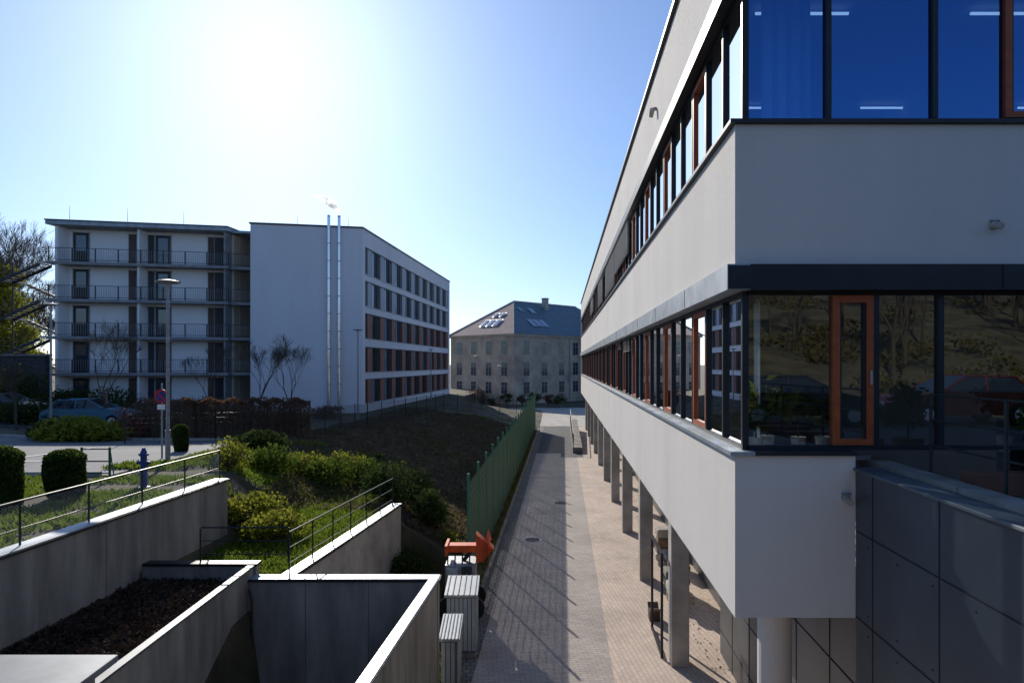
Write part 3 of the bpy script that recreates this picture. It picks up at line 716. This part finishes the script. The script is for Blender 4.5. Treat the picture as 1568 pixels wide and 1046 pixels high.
def boxwood(p,Y,r,h):
    X=IMG(p,Y); z=GX(X,Y); e=empty('clipped_boxwood')
    n=7500; a=rng.uniform(0,6.283,n); t=rng.uniform(0,1,n); prof=np.where(t<.75,.85+.15*np.sin(t*3),1.0*np.sqrt(np.clip(1-((t-.75)/.25)**2*.9,0,1)))
    rr=r*prof*(1-np.abs(rng.normal(0,.08,n)))*(1+.06*np.sin(a*3+t*5)); P=np.stack([X+rr*np.cos(a),Y+rr*np.sin(a),z+.05+h*t],1)
    top=rng.uniform(size=n)<.2; q=np.sqrt(rng.uniform(size=n))*r; P[top]=np.stack([X+q*np.cos(a),Y+q*np.sin(a),z+h*(1-.12*(q/r)**2)+rng.normal(0,.02,n)],1)[top]
    leaves('foliage',P,.045,'leafd',e,aspect=1.3); leaves('foliage_light',P[:2200]*1.0+[0,0,.02],.04,'leaf',e,aspect=1.3)
    b=B('core',e); b.cyl((X,Y,z-.1),(X,Y,z+h*.85),r*.7,r*.66,'leafd',12); b.done()
boxwood(100,14.4,.39,.95); boxwood(-2,13.2,.42,1.15); boxwood(277,24,.25,.9)
def grasspts(n,fn):
    P=[]
    while len(P)<n:
        q=fn()
        if q: P.append(q)
    return np.array(P)
def NZ(u,v,s,o): return noise.noise(Vector((u*s,v*s,o)))
def g1():
    u=random.uniform(-7.45,-4.9);v=random.uniform(12.4,21)
    return (u+K*v,v,Hh(u,v)+.05)
def g2():
    u=random.uniform(-16,-7.75);v=random.uniform(8.5,17.3)
    if NZ(u,v,.8,1)<-.18: return None
    return (u+K*v,v,Hh(u,v)+.04)
def hb(u,v): return Hh(u,v)+(.22*noise.noise(Vector((u*.45,v*.3,3))) if v>18.5 else 0)
def g3():
    v=18.6+random.random()**1.3*45; W=lerp(2.8,8.6,sm(18.4,34,v)); u=-2.3-random.random()*(W+1.5)
    if NZ(u,v,.35,5)+.5*NZ(u,v,1.1,2)+random.uniform(-.12,.12)<.12: return None
    return (u+K*v,v,hb(u,v)+.05)
def g4():
    v=18.6+random.random()**1.2*40; W=lerp(2.8,8.6,sm(18.4,34,v)); u=-2.3-random.random()*(W+3)
    return (u+K*v,v,hb(u,v)+.07)
def g5():
    v=random.uniform(18.5,29); u=random.uniform(-12.5,-6.5)
    if u+K*v<-11.2: return None
    if NZ(u,v,.6,7)<-.12: return None
    return (u+K*v,v,hb(u,v)+.06)
def g6():
    v=random.uniform(12.5,60); u=-2.19-abs(random.gauss(0,.12))
    return (u+K*v,v,-5.9+random.random()*.12)
leaves('grass',np.concatenate([grasspts(16000,g1),grasspts(12000,g2),grasspts(14000,g5)]),.045,'grass',up=.6,aspect=3.5)
leaves('bank_grass',grasspts(15000,g3),.055,'moss',up=.5,aspect=3)
leaves('dry_groundcover',grasspts(40000,g4),.06,'straw',up=.45,aspect=3.5)
leaves('kerb_weeds',grasspts(5000,g6),.06,'moss',up=.5,aspect=3)
n=350; vv=rng.uniform(12,40,n); uu=2.9+np.abs(rng.normal(0,.35,n)); leaves('fallen_leaves',np.stack([uu+K*vv,vv,np.full(n,-5.975)],1),.03,'chip',aspect=1.5)
# ------------------------------------------------------------ street furniture
def lamp(p,Y,top,parentname='street_lamp'):
    X=IMG(p,Y); z=GX(X,Y); zt=(558-top)/1045*Y; b=B(parentname)
    b.cyl((X,Y,z-.1),(X,Y,z+1.0),.075,.075,'galv',12); b.cyl((X,Y,z+1.0),(X,Y,zt-.35),.055,.045,'galv',12)
    b.cyl((X,Y,zt-.36),(X,Y,zt-.05),.05,.07,'frame',14); b.cyl((X,Y,zt-.05),(X,Y,zt+.0),.34,.36,'galv',20); b.cyl((X,Y,zt),(X,Y,zt+.05),.36,.12,'galv',20)
    b.done()
lamp(257,20.3,431); lamp(548,49,505); lamp(78,34,466); lamp(660,75,535); lamp(729,90,545); lamp(765,84,560)
X=IMG(248,21.5);Y=21.5; z=GX(X,Y); b=B('no_stopping_sign')
b.cyl((X,Y,z),(X,Y,-.6),.03,.03,'galv',8); b.cyl((X,Y-.035,-1.0),(X,Y-.055,-1.0),.22,.22,'red',24); b.cyl((X,Y-.056,-1.0),(X,Y-.06,-1.0),.16,.16,'blue',24)
b.hexa([(X-.15,Y-.07,-.88),(X-.11,Y-.07,-.84),(X-.11,Y-.062,-.84),(X-.15,Y-.062,-.88)],[(X+.11,Y-.07,-1.16),(X+.15,Y-.07,-1.12),(X+.15,Y-.062,-1.12),(X+.11,Y-.062,-1.16)],'red')
b.box(X-.12,X+.12,Y-.06,Y-.04,-1.42,-1.27,'white'); b.done()
X=IMG(220,15.6);Y=15.6; z=GX(X,Y); b=B('blue_standpipe')
b.cyl((X,Y,z-.05),(X,Y,z+.75),.075,.07,'blue',14); b.cyl((X,Y,z+.75),(X,Y,z+.8),.11,.11,'blue',14); b.cyl((X,Y,z+.8),(X,Y,z+.93),.08,.03,'blue',14)
b.cyl((X,Y,z+.6),(X+.15,Y,z+.58),.035,.035,'blue',10); b.cyl((X,Y,z+.6),(X-.15,Y,z+.58),.035,.035,'blue',10); b.cyl((X,Y,z-.05),(X,Y,z+.04),.14,.14,'galv',14); b.done()
b=B('green_gate')
x0,x1,Y=IMG(125,17),IMG(168,17),17; z=GX(x0,Y)
for x in(x0,x1): b.cyl((x,Y,z-.1),(x,Y,z+.8),.03,.03,'green',6)
for k in(.15,.45,.75): b.cyl((x0,Y,z+k),(x1,Y,z+k),.015,.015,'green',5)
b.cyl((x1,Y,z+.8),(x1+.3,Y-.3,z),.015,.015,'green',5); b.done()
def cabinet(x,y,w,d,z0,z1):
    b=B('utility_cabinet'); b.box(x,x+w,y,y+d,z0,z1-.12,'zincd')
    b.hexa([(x-.05,y-.06,z1-.118),(x+w+.05,y-.06,z1-.118),(x+w+.05,y+d+.05,z1-.118),(x-.05,y+d+.05,z1-.118)],[(x-.05,y-.06,z1-.07),(x+w+.05,y-.06,z1-.07),(x+w+.05,y+d+.05,z1+.05),(x-.05,y+d+.05,z1+.05)],'cab')
    for i in range(6): f=(i+.5)/6; b.cyl((x-.05+f*(w+.1),y-.06,z1-.065),(x-.05+f*(w+.1),y+d+.05,z1+.055),.012,.012,'cab',6)
    k=x
    while k<x+w-.03: b.box(k,k+.07,y-.02,y,z0+.06,z1-.15,'cab'); k+=.085
    k=y
    while k<y+d-.03: b.box(x+w,x+w+.02,k,k+.07,z0+.06,z1-.15,'cab'); k+=.085
    b.box(x-.03,x+w+.03,y-.04,y+d+.02,z0-.1,z0,'concrete'); b.done()
cabinet(-1.33,13.95,.58,.8,-5.9,-4.62); cabinet(-1.27,12.3,.28,.8,-5.9,-4.85)
e=empty('orange_snow_plough'); b=B('blade',e)
cx,cy,cz=-1.15,16.2,-4.35
for i in range(7):
    a0=-.9+i*.26;a1=a0+.26; R=.42
    p=lambda a,s:(cx+.62-.1*s+R*.35*(1-math.cos(a)) , cy-.5+s*1.0, cz+R*math.sin(a))
    b.face([p(a0,0),p(a0,1),p(a1,1),p(a1,0)],'oran')
b.box(cx-.4,cx+.3,cy-.1,cy+.2,cz-.08,cz+.08,'oran'); b.box(cx-.42,cx-.36,cy-.3,cy+.4,cz-.12,cz+.12,'oran')
b.hexa([(cx+.3,cy-.12,cz-.3),(cx+.45,cy-.12,cz-.3),(cx+.45,cy+.2,cz-.3),(cx+.3,cy+.2,cz-.3)],[(cx+.3,cy-.12,cz+.36),(cx+.72,cy-.12,cz+.0),(cx+.72,cy+.2,cz+.0),(cx+.3,cy+.2,cz+.36)],'oran')
b.done()
b=B('carriage',e)
b.box(cx-.4,cx+.3,cy-.4,cy+.4,-5.3,cz-.3,'galv'); b.box(cx-.35,cx-.1,cy-.5,cy-.4,-5.1,cz-.35,'cab'); b.box(cx-.02,cx+.22,cy-.5,cy-.4,-5.2,cz-.32,'railm')
for k in range(4): b.cyl((cx-.35+k*.17,cy-.3,cz-.3),(cx-.35+k*.17,cy-.2,cz-.08),.02,.02,'railm',6)
for dx in(-.3,.25):
    for dy in(-.45,.45): b.cyl((cx+dx,cy+dy-.06,-5.62),(cx+dx,cy+dy+.06,-5.62),.27,.27,'tyre',16)
b.cyl((cx,cy,cz-.3),(cx+.2,cy,cz-.05),.05,.05,'darktrim',8); b.done(bevel=.01)
# ------------------------------------------------------------ cars
def car(X,Y,z,ang,key):
    e=empty('parked_car'); ca,sa=math.cos(ang),math.sin(ang)
    xf=lambda p:(X+p[0]*ca-p[1]*sa,Y+p[0]*sa+p[1]*ca,z+p[2])
    b=B('body',e,xf)
    prof=[(-2.1,.3),(-2.15,.6),(-2.05,.9),(-1.75,.98),(1.0,.98),(1.95,.8),(2.15,.6),(2.15,.3)]
    W=.88
    for s in(-1,1): b.face([(x,s*W,zz) for x,zz in (prof if s<0 else prof[::-1])],key)
    for (a,c_) in zip(prof,prof[1:]+prof[:1]): b.face([(a[0],-W,a[1]),(a[0],W,a[1]),(c_[0],W,c_[1]),(c_[0],-W,c_[1])],key)
    cab=[(-1.75,.98,.84),(-1.35,1.42,.68),(.1,1.46,.68),(1.0,.98,.84)]
    for s in(-1,1): b.face([(x,s*w_,zz) for x,zz,w_ in cab],'carglass')
    for (a,c_),k in zip(zip(cab[:-1],cab[1:]),('carglass',key,'carglass')): b.face([(a[0],-a[2],a[1]),(a[0],a[2],a[1]),(c_[0],c_[2],c_[1]),(c_[0],-c_[2],c_[1])],k)
    for s in(-1,1):
        for (x0,x1) in((-1.75,-1.35),(1.0,.1),(-.45,-.45)):
            b.cyl((x0,s*.845,.98),(x1,s*.69,1.44),.03,.03,key,5)
        b.cyl((-1.35,s*.69,1.43),(.1,s*.69,1.46),.03,.03,key,5)
        b.box(.75,.95,s*.9-.08,s*.9+.08,.95,1.1,key)
    for x in(-1.35,1.35):
        for s in(-1,1):
            b.cyl((x,s*.70,.32),(x,s*.9,.32),.33,.33,'tyre',18); b.cyl((x,s*.9,.32),(x,s*.91,.32),.2,.18,'alu',12)
    for s in(-1,1): b.box(2.1,2.17,s*.65-.18,s*.65+.18,.6,.74,'white'); b.box(-2.16,-2.1,s*.65-.15,s*.65+.15,.62,.85,'red')
    b.done(bevel=.03)
for p,Y,a,k in((140,36.5,.15,'carblue'),(275,40,.1,'cargrey'),(345,42,.1,'cargrey'),(10,37,.1,'cargrey')):
    car(IMG(p,Y),Y,GX(IMG(p,Y),Y)+.04,a,k)
for x,y,a,k in((8.6,-6,.1,'cargrey'),(13.6,-6.3,math.pi,'carred'),(3.2,-9,.05,'carwhite'),(18.5,-6,.0,'cargrey')): car(x,y,-1.8,a,k)
b=B('stone_retaining_wall'); b.box(-48,-33.5,49,49.5,-3.2,.6,'brickwall'); b.box(-48,-33.4,48.9,49.6,.603,.75,'concrete'); b.done()
HT=empty('hillside_trees')
src=[bare_tree('hill_tree',(0,0,0),9,.5,6,.16,'barkl',seed=90+i,parent=HT,tip=.012) for i in range(3)]
for i in range(120):
    x=random.uniform(-10,60); y=random.uniform(-75,-25)
    o=src[i%3] if i<3 else bpy.data.objects.new('hill_tree',src[i%3].data)
    if i>=3: scene.collection.objects.link(o); o.parent=HT
    o.location=(x,y,Hh(x-K*y,y)-.2); o.rotation_euler=(0,0,random.uniform(0,6)); s=random.uniform(.6,1.15); o.scale=(s,s,s)
P=[]
for i in range(90):
    x=random.uniform(-10,60); y=random.uniform(-70,-21); P.append(blob((x,y,Hh(x-K*y,y)+.5),(2.2,2.2,1.2),200,.5,.3))
leaves('hillside_bushes',np.concatenate(P),.22,'leafh')
# steam puff
m=bpy.data.materials.new('steam'); m.use_nodes=True; nt=m.node_tree; nt.nodes.clear()
o_=nt.nodes.new('ShaderNodeOutputMaterial'); vol=nt.nodes.new('ShaderNodeVolumePrincipled'); tc=nt.nodes.new('ShaderNodeTexCoord'); n=nt.nodes.new('ShaderNodeTexNoise'); n.inputs['Scale'].default_value=2.2; n.inputs['Detail'].default_value=5
mr=nt.nodes.new('ShaderNodeMapRange'); mr.inputs[1].default_value=.36; mr.inputs[2].default_value=.64; mr.inputs[3].default_value=0; mr.inputs[4].default_value=7
nt.links.new(tc.outputs['Object'],n.inputs['Vector']); nt.links.new(n.outputs[0],mr.inputs[0]); nt.links.new(mr.outputs[0],vol.inputs['Density']); vol.inputs['Color'].default_value=(1,1,1,1); vol.inputs['Anisotropy'].default_value=.5
nt.links.new(vol.outputs[0],o_.inputs['Volume']); M['steam']=m
b=B('steam_plume',xf=LX)
ring=[(1.75,-.22,RT+.95,.08),(1.9,-.22,RT+1.3,.24),(2.25,-.2,RT+1.75,.36),(2.75,-.2,RT+2.1,.32),(3.4,-.2,RT+2.35,.22),(3.8,-.2,RT+2.4,.03)]
N=12; k=b.mi('steam')
for (s_,d_,z_,r_) in ring:
    c0=Vector(LX((s_,d_,z_)))
    for j in range(N):
        t=2*math.pi*j/N; b.v.append(tuple(c0+Vector((math.cos(t)*r_*.8,math.sin(t)*r_,math.cos(t)*r_*.6))))
for i in range(len(ring)-1):
    for j in range(N): b.f.append((i*N+j,i*N+(j+1)%N,(i+1)*N+(j+1)%N,(i+1)*N+j)); b.m.append(k)
b.f.append(tuple(range(N))[::-1]); b.m.append(k); b.f.append(tuple(range((len(ring)-1)*N,len(ring)*N))); b.m.append(k)
b.done()
# ------------------------------------------------------------ light
AZ=math.radians(-19.7); EL=math.radians(26.0)
s=Vector((math.sin(AZ)*math.cos(EL),math.cos(AZ)*math.cos(EL),math.sin(EL)))
L=bpy.data.lights.new('sun','SUN'); L.energy=5.0; L.angle=math.radians(.53); L.color=(1,.93,.82)
lo=bpy.data.objects.new('sun',L); scene.collection.objects.link(lo); lo.rotation_euler=s.to_track_quat('Z','Y').to_euler()
W=bpy.data.worlds.new('World'); scene.world=W; W.use_nodes=True; nt=W.node_tree
bg=nt.nodes['Background']; sk=nt.nodes.new('ShaderNodeTexSky'); sk.sky_type='NISHITA'; sk.sun_disc=False
sk.sun_elevation=EL; sk.sun_rotation=AZ; sk.altitude=400; sk.air_density=1.0; sk.dust_density=.8; sk.ozone_density=3
gm=nt.nodes.new('ShaderNodeGamma'); gm.inputs[1].default_value=.84
tn=nt.nodes.new('ShaderNodeVectorMath'); tn.operation='MULTIPLY'; tn.inputs[1].default_value=(.77,.95,1.24)
nt.links.new(sk.outputs[0],gm.inputs[0]); nt.links.new(gm.outputs[0],tn.inputs[0]); nt.links.new(tn.outputs[0],bg.inputs[0]); bg.inputs[1].default_value=.15
cam=bpy.data.cameras.new('camera'); co=bpy.data.objects.new('camera',cam); scene.collection.objects.link(co); scene.camera=co
co.location=(0,0,0); co.rotation_euler=(math.radians(90),0,0); cam.sensor_width=36; cam.lens=36*1045/1568; cam.shift_y=35/1568; cam.clip_start=.05; cam.clip_end=5000
scene.view_settings.view_transform='Standard'; scene.view_settings.look='None'; scene.view_settings.exposure=0
